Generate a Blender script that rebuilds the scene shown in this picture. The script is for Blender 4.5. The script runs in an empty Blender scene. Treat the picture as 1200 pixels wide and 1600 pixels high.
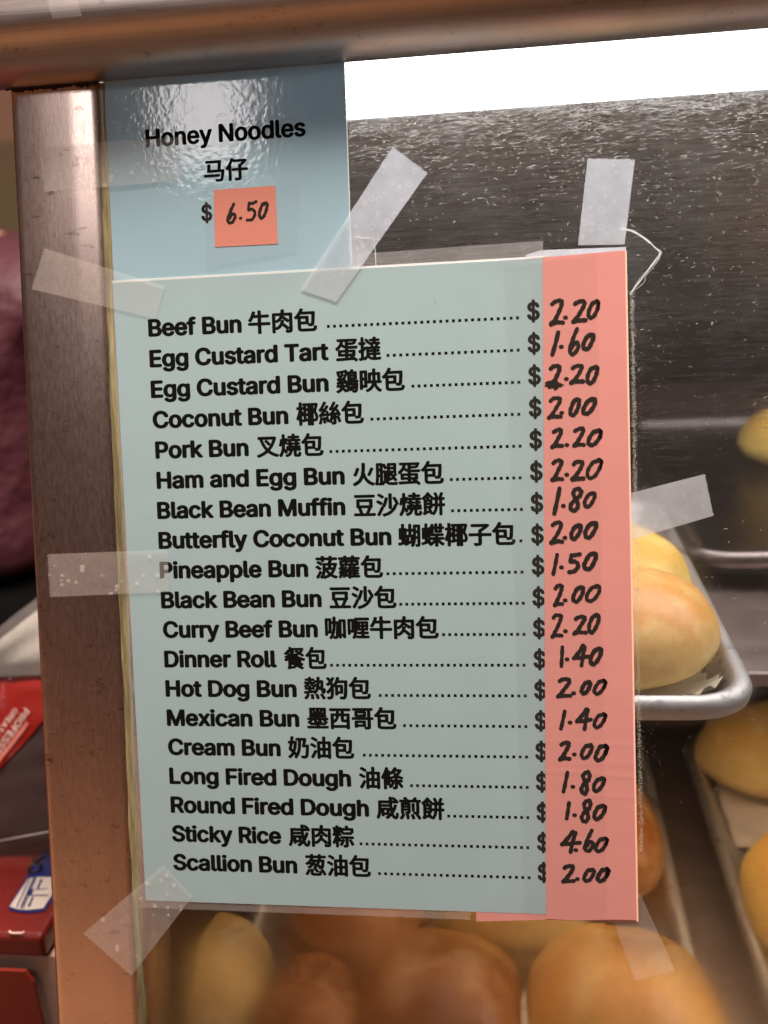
import bpy, bmesh, math, random
import numpy as np
from mathutils import Vector, Matrix, noise as mnoise
from mathutils.geometry import delaunay_2d_cdt
random.seed(7)
S = bpy.context.scene
COL = S.collection
rad = math.radians

# ------------------------------------------------------------------ camera
LEAN = rad(13.0)                     # the front glass of the case leans back
Z0 = 1.25                            # height of the first menu line on the glass
FPX = 1550.0
RC = Matrix(((0.99130421, 0.02961612, 0.12821405),
             (-0.02046659, 0.99718741, -0.07209978),
             (-0.12998875, 0.06884871, 0.98912223)))
CAMP = (149.53, 47.555, -402.61)     # camera in glass coordinates (mm): right, down, into the case
EU = Vector((1, 0, 0))
EV = Vector((0, math.sin(LEAN), math.cos(LEAN)))      # up along the glass
EN = Vector((0, math.cos(LEAN), -math.sin(LEAN)))     # into the case
ORG = Vector((0, 0, Z0))

def W(u, v, d=0.0):
    """glass coordinates in mm (right, down, towards the customer) -> world metres"""
    return ORG + EU*(u*.001) - EV*(v*.001) - EN*(d*.001)
CAM = W(CAMP[0], CAMP[1], -CAMP[2])

def plane_to_world(p):
    return EU*p.x - EV*p.y + EN*p.z
def ray(px, py):
    return plane_to_world(RC.transposed() @ Vector(((px-600)/FPX, (py-800)/FPX, 1.0)))
def UV(px, py, d=0.0):
    """mm coordinates on the glass plane (d mm in front of it) seen at a photo point"""
    r = RC.transposed() @ Vector(((px-600)/FPX, (py-800)/FPX, 1.0))
    t = (-d - CAMP[2]) / r.z
    return CAMP[0]+t*r.x, CAMP[1]+t*r.y
def G(px, py, d=0.0):
    u, v = UV(px, py, d); return W(u, v, d)
def H(px, py, z):
    r = ray(px, py); return CAM + r*((z-CAM.z)/r.z)
def V(px, py, y):
    r = ray(px, py); return CAM + r*((y-CAM.y)/r.y)

cam = bpy.data.cameras.new('camera')
camo = bpy.data.objects.new('camera', cam); COL.objects.link(camo)
cx = plane_to_world(RC.transposed() @ Vector((1, 0, 0)))
cy = plane_to_world(RC.transposed() @ Vector((0, 1, 0)))
cz = plane_to_world(RC.transposed() @ Vector((0, 0, 1)))
M = Matrix.Identity(4)
for i in range(3):
    M[i][0] = cx[i]; M[i][1] = -cy[i]; M[i][2] = -cz[i]; M[i][3] = CAM[i]
camo.matrix_world = M
cam.sensor_fit = 'VERTICAL'; cam.sensor_height = 24.0; cam.lens = 24.0*FPX/1600.0
cam.clip_start = 0.01; cam.clip_end = 60
cam.dof.use_dof = True
cam.dof.focus_distance = 0.407
cam.dof.aperture_fstop = cam.lens/5.2
S.camera = camo

# ------------------------------------------------------------------ light
S.render.engine = 'CYCLES'
S.cycles.use_denoising = True
S.cycles.max_bounces = 12; S.cycles.transparent_max_bounces = 24
S.cycles.sample_clamp_indirect = 6
S.view_settings.view_transform = 'Standard'; S.view_settings.look = 'None'
S.view_settings.exposure = 0.0; S.view_settings.gamma = 1.0
try: S.view_settings.use_curve_mapping = False
except Exception: pass

world = bpy.data.worlds.new('World'); S.world = world; world.use_nodes = True
wn = world.node_tree; wn.nodes.clear()
tc = wn.nodes.new('ShaderNodeTexCoord'); sp = wn.nodes.new('ShaderNodeSeparateXYZ')
wn.links.new(tc.outputs['Generated'], sp.inputs[0])
def wramp(stops, src):
    mr = wn.nodes.new('ShaderNodeMapRange'); mr.inputs['From Min'].default_value = -1
    wn.links.new(src, mr.inputs['Value'])
    r = wn.nodes.new('ShaderNodeValToRGB'); wn.links.new(mr.outputs[0], r.inputs[0])
    while len(r.color_ramp.elements) < len(stops): r.color_ramp.elements.new(0.5)
    for e, (p, c) in zip(r.color_ramp.elements, stops):
        e.position = (p+1)/2; e.color = (*c, 1)
    return r
# dim shop: orange counter/floor low, dark middle, warm pale ceiling high
zr = wramp([(-1, (.16,.09,.06)), (-.58, (.22,.115,.07)), (-.36, (1.0,.45,.20)), (-.22, (.36,.15,.075)), (-.04, (.058,.027,.021)),
            (.28, (.055,.032,.027)), (.52, (.21,.145,.122)), (.74, (.46,.35,.31)), (1, (.55,.46,.4))], sp.outputs['Z'])
xr = wramp([(-1, (1,1,1)), (-.25, (1,1,1)), (.06, (.5,.46,.44)), (.4, (.32,.29,.28)), (1, (.3,.28,.27))], sp.outputs['X'])
mx = wn.nodes.new('ShaderNodeMix'); mx.data_type = 'RGBA'; mx.blend_type = 'MULTIPLY'; mx.inputs[0].default_value = 1
wn.links.new(zr.outputs[0], mx.inputs[6]); wn.links.new(xr.outputs[0], mx.inputs[7])
bg = wn.nodes.new('ShaderNodeBackground'); wo = wn.nodes.new('ShaderNodeOutputWorld')
wn.links.new(mx.outputs[2], bg.inputs[0]); bg.inputs[1].default_value = 1.0
wn.links.new(bg.outputs[0], wo.inputs[0])

def area(name, loc, target, sx, sy, power, col):
    l = bpy.data.lights.new(name, 'AREA'); l.shape = 'RECTANGLE'; l.size = sx; l.size_y = sy
    l.energy = power; l.color = col
    o = bpy.data.objects.new(name, l); COL.objects.link(o); o.location = loc
    o.rotation_euler = (Vector(target)-Vector(loc)).to_track_quat('-Z', 'Y').to_euler()
    return o
# shop ceiling light above and in front of the case
area('ceiling_light', W(40, -1050, 400), W(90, 80, 0), 1.2, 0.20, 57.0, (1.0, .87, .76))
# small ceiling panel further back, mirrored in the glossy card
u0, v0 = UV(322, 176, .5)
mdir = (W(2*u0-CAMP[0], 2*v0-CAMP[1], -CAMP[2]) - W(u0, v0, 0)).normalized()
area('ceiling_panel', W(u0, v0, 0)+mdir*1.7, W(u0, v0, 0), .165, .20, 1.9, (1.0, .93, .92))

# ------------------------------------------------------------------ materials
def newmat(name):
    m = bpy.data.materials.new(name); m.use_nodes = True
    nt = m.node_tree; nt.nodes.clear()
    out = nt.nodes.new('ShaderNodeOutputMaterial')
    return m, nt, out
def nd(nt, typ, **kw):
    n = nt.nodes.new('ShaderNode'+typ)
    for k, v in kw.items():
        if k in ('inp',):
            for a, b in v.items(): n.inputs[a].default_value = b
        else: setattr(n, k, v)
    return n
def coords(nt, scale=(1,1,1), rot=(0,0,0), kind='Object'):
    t = nd(nt, 'TexCoord'); mp = nd(nt, 'Mapping')
    mp.inputs['Scale'].default_value = scale; mp.inputs['Rotation'].default_value = rot
    nt.links.new(t.outputs[kind], mp.inputs[0]); return mp.outputs[0]
def noise(nt, vec, scale, detail=4, rough=.55):
    n = nd(nt, 'TexNoise', inp={'Scale': scale, 'Detail': detail, 'Roughness': rough})
    nt.links.new(vec, n.inputs['Vector']); return n.outputs['Fac']
def ramp(nt, fac, stops):
    r = nd(nt, 'ValToRGB'); nt.links.new(fac, r.inputs[0])
    while len(r.color_ramp.elements) < len(stops): r.color_ramp.elements.new(.5)
    for e, (p, c) in zip(r.color_ramp.elements, stops):
        e.position = p; e.color = (*c, 1) if not isinstance(c, (int, float)) else (c, c, c, 1)
    return r.outputs[0]
def mix(nt, fac, a, b, mode='MIX'):
    m = nd(nt, 'Mix', data_type='RGBA', blend_type=mode)
    for s, v in ((0, fac), (6, a), (7, b)):
        if hasattr(v, 'is_output'): nt.links.new(v, m.inputs[s])
        elif s == 0: m.inputs[0].default_value = v
        else: m.inputs[s].default_value = (*v, 1)
    return m.outputs[2]
def bump(nt, h, strength, dist):
    b = nd(nt, 'Bump', inp={'Strength': strength, 'Distance': dist}); nt.links.new(h, b.inputs['Height']); return b.outputs[0]
def principled(nt, out, **inp):
    p = nd(nt, 'BsdfPrincipled')
    for k, v in inp.items():
        k = k.replace('_', ' ')
        if hasattr(v, 'is_output'): nt.links.new(v, p.inputs[k])
        else: p.inputs[k].default_value = (*v, 1) if isinstance(v, tuple) and len(v) == 3 and 'Color' in k else v
    nt.links.new(p.outputs[0], out.inputs[0]); return p
def simple(name, col, rough=.5, metal=0.0, var=0.0, scale=40, bmp=0.0, bscale=200, spec=.5, bdist=.001):
    m, nt, out = newmat(name)
    v = coords(nt)
    c = col
    if var:
        c = mix(nt, noise(nt, v, scale), tuple(x*(1-var) for x in col), tuple(min(1, x*(1+var)) for x in col))
    kw = {}
    if bmp: kw['Normal'] = bump(nt, noise(nt, v, bscale), bmp, bdist)
    principled(nt, out, Base_Color=c, Roughness=rough, Metallic=metal, Specular_IOR_Level=spec, **kw)
    return m

def metal_mat(name, col, rough, stretch, grime=0.0, gscale=60, bstr=.12):
    m, nt, out = newmat(name)
    vs = coords(nt, stretch); v = coords(nt)
    br = noise(nt, vs, 1.0, 6, .7)
    bl = noise(nt, v, 22, 5, .6)
    c = mix(nt, br, tuple(x*.80 for x in col), tuple(min(1, x*1.12) for x in col))
    c = mix(nt, ramp(nt, bl, [(.35, .0), (.75, .5)]), c, tuple(x*.62 for x in col))
    if grime:
        g = noise(nt, coords(nt, (gscale*.6, gscale, gscale*1.5)), 1.0, 8, .72)
        c = mix(nt, ramp(nt, g, [(.60-grime*.1, 0.0), (.72-grime*.1, .9)]), c, (.035,.022,.015))
    r = nd(nt, 'MapRange', inp={'To Min': rough*.75, 'To Max': rough*1.4}); nt.links.new(br, r.inputs[0])
    n = bump(nt, br, bstr, .0004)
    principled(nt, out, Base_Color=c, Metallic=1.0, Roughness=r.outputs[0], Normal=n)
    return m
M_POST = metal_mat('brushed steel of the post', (.66,.525,.465), .26, (900, 900, 26), grime=.05, gscale=160, bstr=.05)
M_RAIL = metal_mat('brushed steel of the rail', (.50,.43,.39), .32, (18, 900, 900), grime=.02, gscale=120)
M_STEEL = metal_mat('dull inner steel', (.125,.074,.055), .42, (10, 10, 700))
M_TRAY = metal_mat('worn aluminium', (.62,.57,.54), .50, (200, 200, 200), grime=.45, gscale=70, bstr=.4)
M_SHELF = metal_mat('scuffed shelf steel', (.34,.25,.22), .5, (60, 60, 60))
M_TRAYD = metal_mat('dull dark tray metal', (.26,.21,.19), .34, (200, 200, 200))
M_GRIME = simple('black grime', (.018,.013,.01), .7, var=.4, scale=300)

def film_mat(name, opacity, col, trans=.5, rough=.3, spots=0.0, sscale=260, rings=False, gloss=.5, streak=False):
    """thin plastic film: lets light straight through, scatters a part of it"""
    m, nt, out = newmat(name)
    v = coords(nt)
    f = None
    if spots:
        vo = nd(nt, 'TexVoronoi', inp={'Scale': sscale, 'Randomness': 1.0}); nt.links.new(v, vo.inputs['Vector'])
        rnd = nd(nt, 'SeparateColor'); nt.links.new(vo.outputs['Color'], rnd.inputs[0])
        # radius differs per cell, many cells have none
        rr = nd(nt, 'MapRange', inp={'From Min': .45, 'From Max': 1.0, 'To Min': 0.0, 'To Max': .42}); nt.links.new(rnd.outputs[0], rr.inputs[0])
        sb = nd(nt, 'Math', operation='SUBTRACT'); nt.links.new(rr.outputs[0], sb.inputs[0]); nt.links.new(vo.outputs['Distance'], sb.inputs[1])
        if rings:
            ab = nd(nt, 'Math', operation='ABSOLUTE'); nt.links.new(sb.outputs[0], ab.inputs[0])
            lt = nd(nt, 'MapRange', inp={'From Min': 0.0, 'From Max': .10, 'To Min': 1.0, 'To Max': 0.0}); nt.links.new(ab.outputs[0], lt.inputs[0])
            has = nd(nt, 'Math', operation='GREATER_THAN'); nt.links.new(rr.outputs[0], has.inputs[0]); has.inputs[1].default_value = .05
            ml = nd(nt, 'Math', operation='MULTIPLY'); nt.links.new(lt.outputs[0], ml.inputs[0]); nt.links.new(has.outputs[0], ml.inputs[1])
            f = ml.outputs[0]
        else:
            lt = nd(nt, 'MapRange', inp={'From Min': 0.0, 'From Max': .10}); nt.links.new(sb.outputs[0], lt.inputs[0])
            f = lt.outputs[0]
    base = noise(nt, v, 90, 4, .6)
    op = nd(nt, 'MapRange', inp={'From Min': .3, 'From Max': .7, 'To Min': opacity*.88, 'To Max': opacity*1.1}); nt.links.new(base, op.inputs[0])
    fac = op.outputs[0]
    if f is not None:
        ad = nd(nt, 'Math', operation='MULTIPLY_ADD'); nt.links.new(f, ad.inputs[0]); ad.inputs[1].default_value = spots
        nt.links.new(fac, ad.inputs[2]); ad.use_clamp = True; fac = ad.outputs[0]
    di = nd(nt, 'BsdfDiffuse'); di.inputs[0].default_value = (*col, 1)
    tr = nd(nt, 'BsdfTranslucent'); tr.inputs[0].default_value = (*col, 1)
    ms = nd(nt, 'MixShader', inp={0: trans}); nt.links.new(di.outputs[0], ms.inputs[1]); nt.links.new(tr.outputs[0], ms.inputs[2])
    tp = nd(nt, 'BsdfTransparent')
    m2 = nd(nt, 'MixShader'); nt.links.new(fac, m2.inputs[0]); nt.links.new(tp.outputs[0], m2.inputs[1]); nt.links.new(ms.outputs[0], m2.inputs[2])
    gl = nd(nt, 'BsdfGlossy', inp={'Roughness': rough})
    fr = nd(nt, 'Fresnel', inp={'IOR': 1.45})
    fm = nd(nt, 'Math', operation='MULTIPLY'); nt.links.new(fr.outputs[0], fm.inputs[0]); fm.inputs[1].default_value = gloss
    m3 = nd(nt, 'MixShader'); nt.links.new(fm.outputs[0], m3.inputs[0]); nt.links.new(m2.outputs[0], m3.inputs[1]); nt.links.new(gl.outputs[0], m3.inputs[2])
    nt.links.new(m3.outputs[0], out.inputs[0])
    return m
M_TAPE_METAL = film_mat('matt tape with pale bubbles', .14, (.92,.86,.83), .15, .35, spots=.20, sscale=330, gloss=.12)
M_TAPE_GLASS = film_mat('matt tape with ring bubbles', .46, (.80,.82,.88), .62, .4, spots=.10, sscale=330, rings=True, gloss=.12)
M_TAPE_PLAIN = film_mat('matt tape', .13, (.92,.88,.86), .18, .35, gloss=.12)
M_CLEAR = film_mat('clear tape', .02, (.95,.85,.74), .1, .15, gloss=.10)
M_LAM = film_mat('laminate margin', .20, (.80,.76,.76), .4, .2, gloss=.3)
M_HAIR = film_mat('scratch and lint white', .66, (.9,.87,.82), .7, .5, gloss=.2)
M_RESID = film_mat('glue residue', .5, (.78,.72,.62), .6, .5, gloss=.1)
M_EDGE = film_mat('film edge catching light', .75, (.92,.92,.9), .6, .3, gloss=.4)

# front glass: clear, with a thin scattering film of scratches and grease
m, nt, out = newmat('scratched case glass'); M_GLASS = m
v = coords(nt)
brush = noise(nt, coords(nt, (60, 1, 900)), 1.0, 5, .75)
cl = noise(nt, v, 26, 4, .6)
fleck = noise(nt, coords(nt, (160, 1, 700)), 1.0, 3, .6)
a = ramp(nt, brush, [(.38, .10), (.68, .22)])
b = ramp(nt, cl, [(.3, .7), (.75, 1.3)])
fac = mix(nt, 1.0, a, b, 'MULTIPLY')
fac = mix(nt, 1.0, fac, ramp(nt, fleck, [(.62, 0.0), (.72, .10)]), 'ADD')
# greasy smear low on the pane
to = nd(nt, 'TexCoord'); so = nd(nt, 'SeparateXYZ'); nt.links.new(to.outputs['Object'], so.inputs[0])
lo = nd(nt, 'MapRange', inp={'From Min': 1.035, 'From Max': .99, 'To Min': 0.0, 'To Max': .66}); nt.links.new(so.outputs[2], lo.inputs[0])
sm = mix(nt, 1.0, ramp(nt, cl, [(.3, .6), (.7, 1.0)]), lo.outputs[0], 'MULTIPLY')
sm = mix(nt, 1.0, sm, ramp(nt, cl, [(.3, .07), (.8, .17)]), 'ADD')
smb = nd(nt, 'RGBToBW'); nt.links.new(sm, smb.inputs[0])
up = nd(nt, 'MapRange', inp={'From Min': 1.14, 'From Max': 1.30, 'To Min': .2, 'To Max': 1.8}); nt.links.new(so.outputs[2], up.inputs[0])
fac = mix(nt, 1.0, fac, up.outputs[0], 'MULTIPLY')
rgb = nd(nt, 'RGBToBW'); nt.links.new(fac, rgb.inputs[0])
tp = nd(nt, 'BsdfTransparent'); tl = nd(nt, 'BsdfTranslucent'); tl.inputs[0].default_value = (.9,.86,.8,1)
di = nd(nt, 'BsdfDiffuse'); di.inputs[0].default_value = (.8,.74,.68,1)
ms = nd(nt, 'MixShader', inp={0: .28}); nt.links.new(tl.outputs[0], ms.inputs[1]); nt.links.new(di.outputs[0], ms.inputs[2])
rf = nd(nt, 'BsdfRefraction', inp={'Roughness': .50, 'IOR': 1.25}); rf.inputs[0].default_value = (1,.97,.93,1)
mf = nd(nt, 'MixShader', inp={0: .22}); nt.links.new(rf.outputs[0], mf.inputs[1]); nt.links.new(ms.outputs[0], mf.inputs[2])
m2 = nd(nt, 'MixShader'); nt.links.new(rgb.outputs[0], m2.inputs[0]); nt.links.new(tp.outputs[0], m2.inputs[1]); nt.links.new(mf.outputs[0], m2.inputs[2])
rg = nd(nt, 'BsdfRefraction', inp={'Roughness': .50, 'IOR': 1.22}); rg.inputs[0].default_value = (1,.97,.93,1)
ma = m2; m2 = nd(nt, 'MixShader'); nt.links.new(smb.outputs[0], m2.inputs[0]); nt.links.new(ma.outputs[0], m2.inputs[1]); nt.links.new(rg.outputs[0], m2.inputs[2])
fr = nd(nt, 'Fresnel', inp={'IOR': 1.5}); gl = nd(nt, 'BsdfGlossy', inp={'Roughness': .03})
m3 = nd(nt, 'MixShader'); nt.links.new(fr.outputs[0], m3.inputs[0]); nt.links.new(m2.outputs[0], m3.inputs[1]); nt.links.new(gl.outputs[0], m3.inputs[2])
nt.links.new(m3.outputs[0], out.inputs[0])

def card_mat(name, col, trans, rough, bstr, bsc, spec=.5, crease=0.0):
    m, nt, out = newmat(name)
    v = coords(nt)
    c = mix(nt, noise(nt, v, 35, 5, .6), tuple(x*.94 for x in col), tuple(min(1, x*1.05) for x in col))
    # small specks and rubbed marks
    sp_ = noise(nt, v, 420, 2, .5)
    c = mix(nt, ramp(nt, sp_, [(.74, 0.0), (.80, .35)]), c, tuple(x*.55 for x in col))
    h = noise(nt, v, bsc, 2, .5)
    n = bump(nt, h, bstr, .001)
    p = nd(nt, 'BsdfPrincipled', inp={'Roughness': .6, 'Specular IOR Level': .1, 'Coat Weight': spec, 'Coat Roughness': rough})
    nt.links.new(c, p.inputs['Base Color']); nt.links.new(n, p.inputs['Coat Normal'])
    if crease: nt.links.new(bump(nt, noise(nt, v, 70, 3, .6), crease, .001), p.inputs['Normal'])
    t = nd(nt, 'BsdfTranslucent'); nt.links.new(c, t.inputs[0])
    ms = nd(nt, 'MixShader', inp={0: trans}); nt.links.new(p.outputs[0], ms.inputs[1]); nt.links.new(t.outputs[0], ms.inputs[2])
    nt.links.new(ms.outputs[0], out.inputs[0]); return m
M_HONEY = card_mat('glossy laminated blue card', (.36,.53,.61), .28, .09, .06, 420, 1.0)
M_MENU = card_mat('laminated pale blue card', (.365,.49,.525), .24, .35, .10, 160, .5)
M_PINK = card_mat('salmon pink paper', (.615,.262,.24), .10, .55, .30, 150, .2, .12)
M_STICK = card_mat('coral sticker paper', (.62,.225,.172), .08, .55, .25, 200, .2)
M_INK = simple('printed black ink', (.004,.004,.004), .8, spec=.05)
M_MARK = simple('marker black ink', (.006,.003,.003), .8, spec=.05)
M_SEAL = None
m, nt, out = newmat('yellowed silicone with grime'); M_SEAL = m
v = coords(nt, (300, 60, 9)); g = noise(nt, v, 1.0, 6, .7)
principled(nt, out, Base_Color=ramp(nt, g, [(.30, (.03,.025,.013)), (.48, (.17,.14,.07)), (.62, (.33,.28,.15)), (.8, (.55,.48,.28))]), Roughness=.35,
           Normal=bump(nt, g, .1, .001))
m, nt, out = newmat('lit lamp diffuser'); M_LAMP = m
e = nd(nt, 'Emission', inp={'Strength': 10.0}); e.inputs[0].default_value = (.92,.955,1.0,1)
nt.links.new(e.outputs[0], out.inputs[0])

FACING = {m_.name for m_ in (M_TAPE_METAL, M_TAPE_GLASS, M_TAPE_PLAIN, M_CLEAR, M_LAM, M_HAIR, M_RESID, M_GLASS, M_INK, M_MARK)} | {'faint clear film'}
# ------------------------------------------------------------------ helpers
def link(name, verts, faces, mat, parent=None, loc=None, smooth=False):
    me = bpy.data.meshes.new(name)
    off = Vector(loc) if loc is not None else (Vector(parent['_o']) if parent is not None else Vector((0,0,0)))
    me.from_pydata([tuple(Vector(p)-off) for p in verts], [], faces); me.update()
    if mat is not None and mat.name in FACING:
        for p in me.polygons:
            if p.normal.dot(EN) > 0: p.flip()
        me.update()
    if mat is not None: me.materials.append(mat)
    if smooth:
        for p in me.polygons: p.use_smooth = True
    o = bpy.data.objects.new(name, me); COL.objects.link(o)
    if parent is not None:
        o.parent = parent
        o.location = (0,0,0) if '_l' not in parent else (0,0,0)
    else: o.location = off
    o['_o'] = tuple(off)
    return o
def thing(name, label, cat, loc, group=None):
    o = bpy.data.objects.new(name, None); COL.objects.link(o); o.location = loc; o['_o'] = tuple(loc)
    o.empty_display_size = .02
    return tag(o, label, cat, group)
def tag(o, label, cat, group=None, kind=None):
    if label: o['label'] = label
    if cat: o['category'] = cat
    if group: o['group'] = group
    if kind: o['kind'] = kind
    return o
class MB:
    def __init__(s): s.v = []; s.f = []
    def add(s, vs, fs):
        n = len(s.v); s.v += [Vector(p) for p in vs]; s.f += [tuple(i+n for i in f) for f in fs]
    def box8(s, c):   # 8 corners: bottom loop 4, top loop 4
        s.add(c, [(3,2,1,0), (4,5,6,7), (0,1,5,4), (1,2,6,5), (2,3,7,6), (3,0,4,7)])
    def box(s, a, b):
        (x0,y0,z0), (x1,y1,z1) = a, b
        s.box8([(x0,y0,z0),(x1,y0,z0),(x1,y1,z0),(x0,y1,z0),(x0,y0,z1),(x1,y0,z1),(x1,y1,z1),(x0,y1,z1)])
    def slab(s, pts, d0, d1):   # outline in glass mm, between two offsets
        n = len(pts)
        s.add([W(u, v, d1) for u, v in pts]+[W(u, v, d0) for u, v in pts],
              [tuple(range(n-1, -1, -1)), tuple(range(n, 2*n))]+[(i, (i+1) % n, n+(i+1) % n, n+i) for i in range(n)])
    def grid(s, rows, close=False):
        n = len(rows[0]); vs = [p for r in rows for p in r]; fs = []
        for i in range(len(rows)-1):
            for j in range(n-1 if not close else n):
                k = (j+1) % n
                fs.append((i*n+j, i*n+k, (i+1)*n+k, (i+1)*n+j))
        s.add(vs, fs)
    def tube(s, pts, r, k=8, cap=True):
        rings = []
        pts = [Vector(p) for p in pts]
        for i, p in enumerate(pts):
            t = (pts[min(i+1, len(pts)-1)]-pts[max(i-1, 0)]).normalized()
            a = t.orthogonal().normalized() if i == 0 else (a - t*a.dot(t)).normalized()
            b = t.cross(a); rr = r[i] if isinstance(r, (list, tuple)) else r
            rings.append([p+(a*math.cos(q*2*math.pi/k)+b*math.sin(q*2*math.pi/k))*rr for q in range(k)])
        n0 = len(s.v); s.grid(rings, True)
        if cap: s.f.append(tuple(n0+q for q in range(k-1, -1, -1))); s.f.append(tuple(n0+(len(pts)-1)*k+q for q in range(k)))
    def build(s, name, mat, parent=None, loc=None, smooth=False): return link(name, s.v, s.f, mat, parent, loc, smooth)
def fix_normals(o):
    bm = bmesh.new(); bm.from_mesh(o.data); bmesh.ops.recalc_face_normals(bm, faces=bm.faces); bm.to_mesh(o.data); bm.free(); return o
def bevel(o, w, seg=3, ang=40):
    md = o.modifiers.new('bevel', 'BEVEL'); md.width = w; md.segments = seg; md.limit_method = 'ANGLE'; md.angle_limit = rad(ang); return o

try:
    import os
    F_LATIN = bpy.data.fonts.load(os.path.join(bpy.utils.system_resource('DATAFILES'), 'fonts', 'Inter.woff2'))
except Exception:
    F_LATIN = None
def text_mesh(body, size, bold, res=3, latin=True):
    """outline of a line of type as (verts2d, faces); thickened by overlaying shifted copies"""
    cu = bpy.data.curves.new('type', 'FONT'); cu.body = body; cu.size = size
    if latin and F_LATIN is not None: cu.font = F_LATIN
    cu.resolution_u = res; cu.fill_mode = 'BOTH'
    o = bpy.data.objects.new('type', cu); COL.objects.link(o)
    dg = bpy.context.evaluated_depsgraph_get()
    vs = []; fs = []
    cv = o.evaluated_get(dg).to_curve(dg)
    loops = []
    for sp_ in cv.splines:
        P = []; bp = sp_.bezier_points; n_ = len(bp)
        for q in range(n_):
            a, b = bp[q], bp[(q+1) % n_]
            straight = (a.handle_right-a.co).cross(b.co-a.co).length < 1e-5*size*size and (b.handle_left-b.co).cross(a.co-b.co).length < 1e-5*size*size
            for t in ((0,) if straight else (0, .25, .5, .75)):
                c_ = a.co*(1-t)**3+a.handle_right*3*t*(1-t)**2+b.handle_left*3*t*t*(1-t)+b.co*t**3
                if not P or (Vector((c_.x, c_.y, 0))-P[-1]).length > 1e-4*size: P.append(Vector((c_.x, c_.y, 0)))
        while len(P) > 3 and (P[0]-P[-1]).length < 1e-3*size: P.pop()
        if len(P) > 2: loops.append(P)
    o.to_curve_clear(); bpy.data.objects.remove(o); bpy.data.curves.remove(cu)
    sarea = lambda P: .5*sum(P[q-1].x*P[q].y-P[q].x*P[q-1].y for q in range(len(P)))
    def inside(pt, P):
        c_ = False
        for q in range(len(P)):
            a, b = P[q-1], P[q]
            if (a.y > pt.y) != (b.y > pt.y) and pt.x < (b.x-a.x)*(pt.y-a.y)/(b.y-a.y)+a.x: c_ = not c_
        return c_
    ar = [sarea(P) for P in loops]
    big = max(range(len(loops)), key=lambda q: abs(ar[q])); sg = 1 if ar[big] > 0 else -1
    outs = [q for q in range(len(loops)) if ar[q]*sg > 0]; groups = {q: [] for q in outs}
    for q in range(len(loops)):
        if q in groups: continue
        own = [w for w in outs if inside(loops[q][0], loops[w])]
        if own: groups[min(own, key=lambda w: abs(ar[w]))].append(q)
    for q, hs in groups.items():
        ps = [loops[q]]+[loops[h] for h in hs]
        n0 = len(vs); pv = [Vector((p.x, p.y)) for P in ps for p in P]; ed = []; b0 = 0
        for P in ps:
            ed += [(b0+k, b0+(k+1) % len(P)) for k in range(len(P))]; b0 += len(P)
        ov, _, of, *_r = delaunay_2d_cdt(pv, ed, [], 0, 1e-6*size)
        vs += [(p.x, p.y) for p in ov]
        for tri in of:
            c_ = sum((ov[k] for k in tri), Vector((0, 0)))/len(tri)
            if inside(c_, ps[0]) and not any(inside(c_, h) for h in ps[1:]): fs.append(tuple(n0+k for k in tri))
    V2 = list(vs); F2 = list(fs); n = len(vs)
    dirs = ((1,0),(-1,0),(.7,.7),(-.7,.7),(.7,-.7),(-.7,-.7),(0,1),(0,-1)) if bold else ()
    for q, (dx, dy) in enumerate(dirs):
        V2 += [(x+dx*bold, y+dy*bold*.7) for x, y in vs]; F2 += [tuple(i+n*(q+1) for i in f) for f in fs]
    return V2, F2
def place_text(mb, body, size, bold, u0, u1, vbase, d, latin=True):
    vs, fs = text_mesh(body, size, bold, latin=latin)
    x0 = min(p[0] for p in vs); x1 = max(p[0] for p in vs)
    k = (u1-u0)/(x1-x0) if u1 is not None else 1.0
    n9 = max(1, len(vs)//9)
    mb.add([W(u0+(x-x0)*k, vbase-y, d+.0012*(i//n9)) for i, (x, y) in enumerate(vs)], fs)

# strokes for handwriting
def catmull(pts, n=7):
    if len(pts) < 3: return [(pts[0][0]+(pts[1][0]-pts[0][0])*t/n, pts[0][1]+(pts[1][1]-pts[0][1])*t/n) for t in range(n+1)]
    P = [pts[0]]+list(pts)+[pts[-1]]; outp = []
    for i in range(1, len(P)-2):
        for t in range(n):
            t_ = t/n; p0, p1, p2, p3 = P[i-1], P[i], P[i+1], P[i+2]
            outp.append(tuple(.5*((2*p1[k])+(-p0[k]+p2[k])*t_+(2*p0[k]-5*p1[k]+4*p2[k]-p3[k])*t_**2+(-p0[k]+3*p1[k]-3*p2[k]+p3[k])*t_**3) for k in (0, 1)))
    outp.append(pts[-1]); return outp
GLYPH = {
 '2': [[(.14,.13),(.38,.03),(.72,.0),(.90,.06),(.84,.22),(.62,.48),(.32,.78),(.0,1.0)], [(.0,1.0),(.3,.95),(.62,.94),(.95,.95)]],
 '0': [[(.78,.04),(.45,.10),(.12,.48),(.02,.82),(.22,1.0),(.55,.88),(.88,.48),(1.0,.14),(.86,.0),(.62,.08)]],
 '1': [[(.95,.0),(.55,.48),(.05,1.0)]],
 '6': [[(.85,.0),(.5,.28),(.16,.62),(.02,.86),(.2,1.0),(.55,.96),(.92,.76),(.9,.58),(.62,.55),(.25,.76)]],
 '8': [[(.95,.14),(.80,.02),(.48,.04),(.28,.20),(.42,.40),(.62,.60),(.66,.82),(.42,1.0),(.12,.95),(.06,.78),(.34,.56),(.80,.36),(.96,.16)]],
 '5': [[(.30,.06),(.20,.42),(.52,.40),(.80,.52),(.82,.72),(.52,.95),(.04,.98)], [(.30,.06),(.62,.05),(1.0,.0)]],
 '4': [[(.66,.02),(.36,.34),(.02,.62)], [(.02,.64),(.5,.60),(1.0,.55)], [(.78,.06),(.64,.5),(.52,1.0)]],
}
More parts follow.
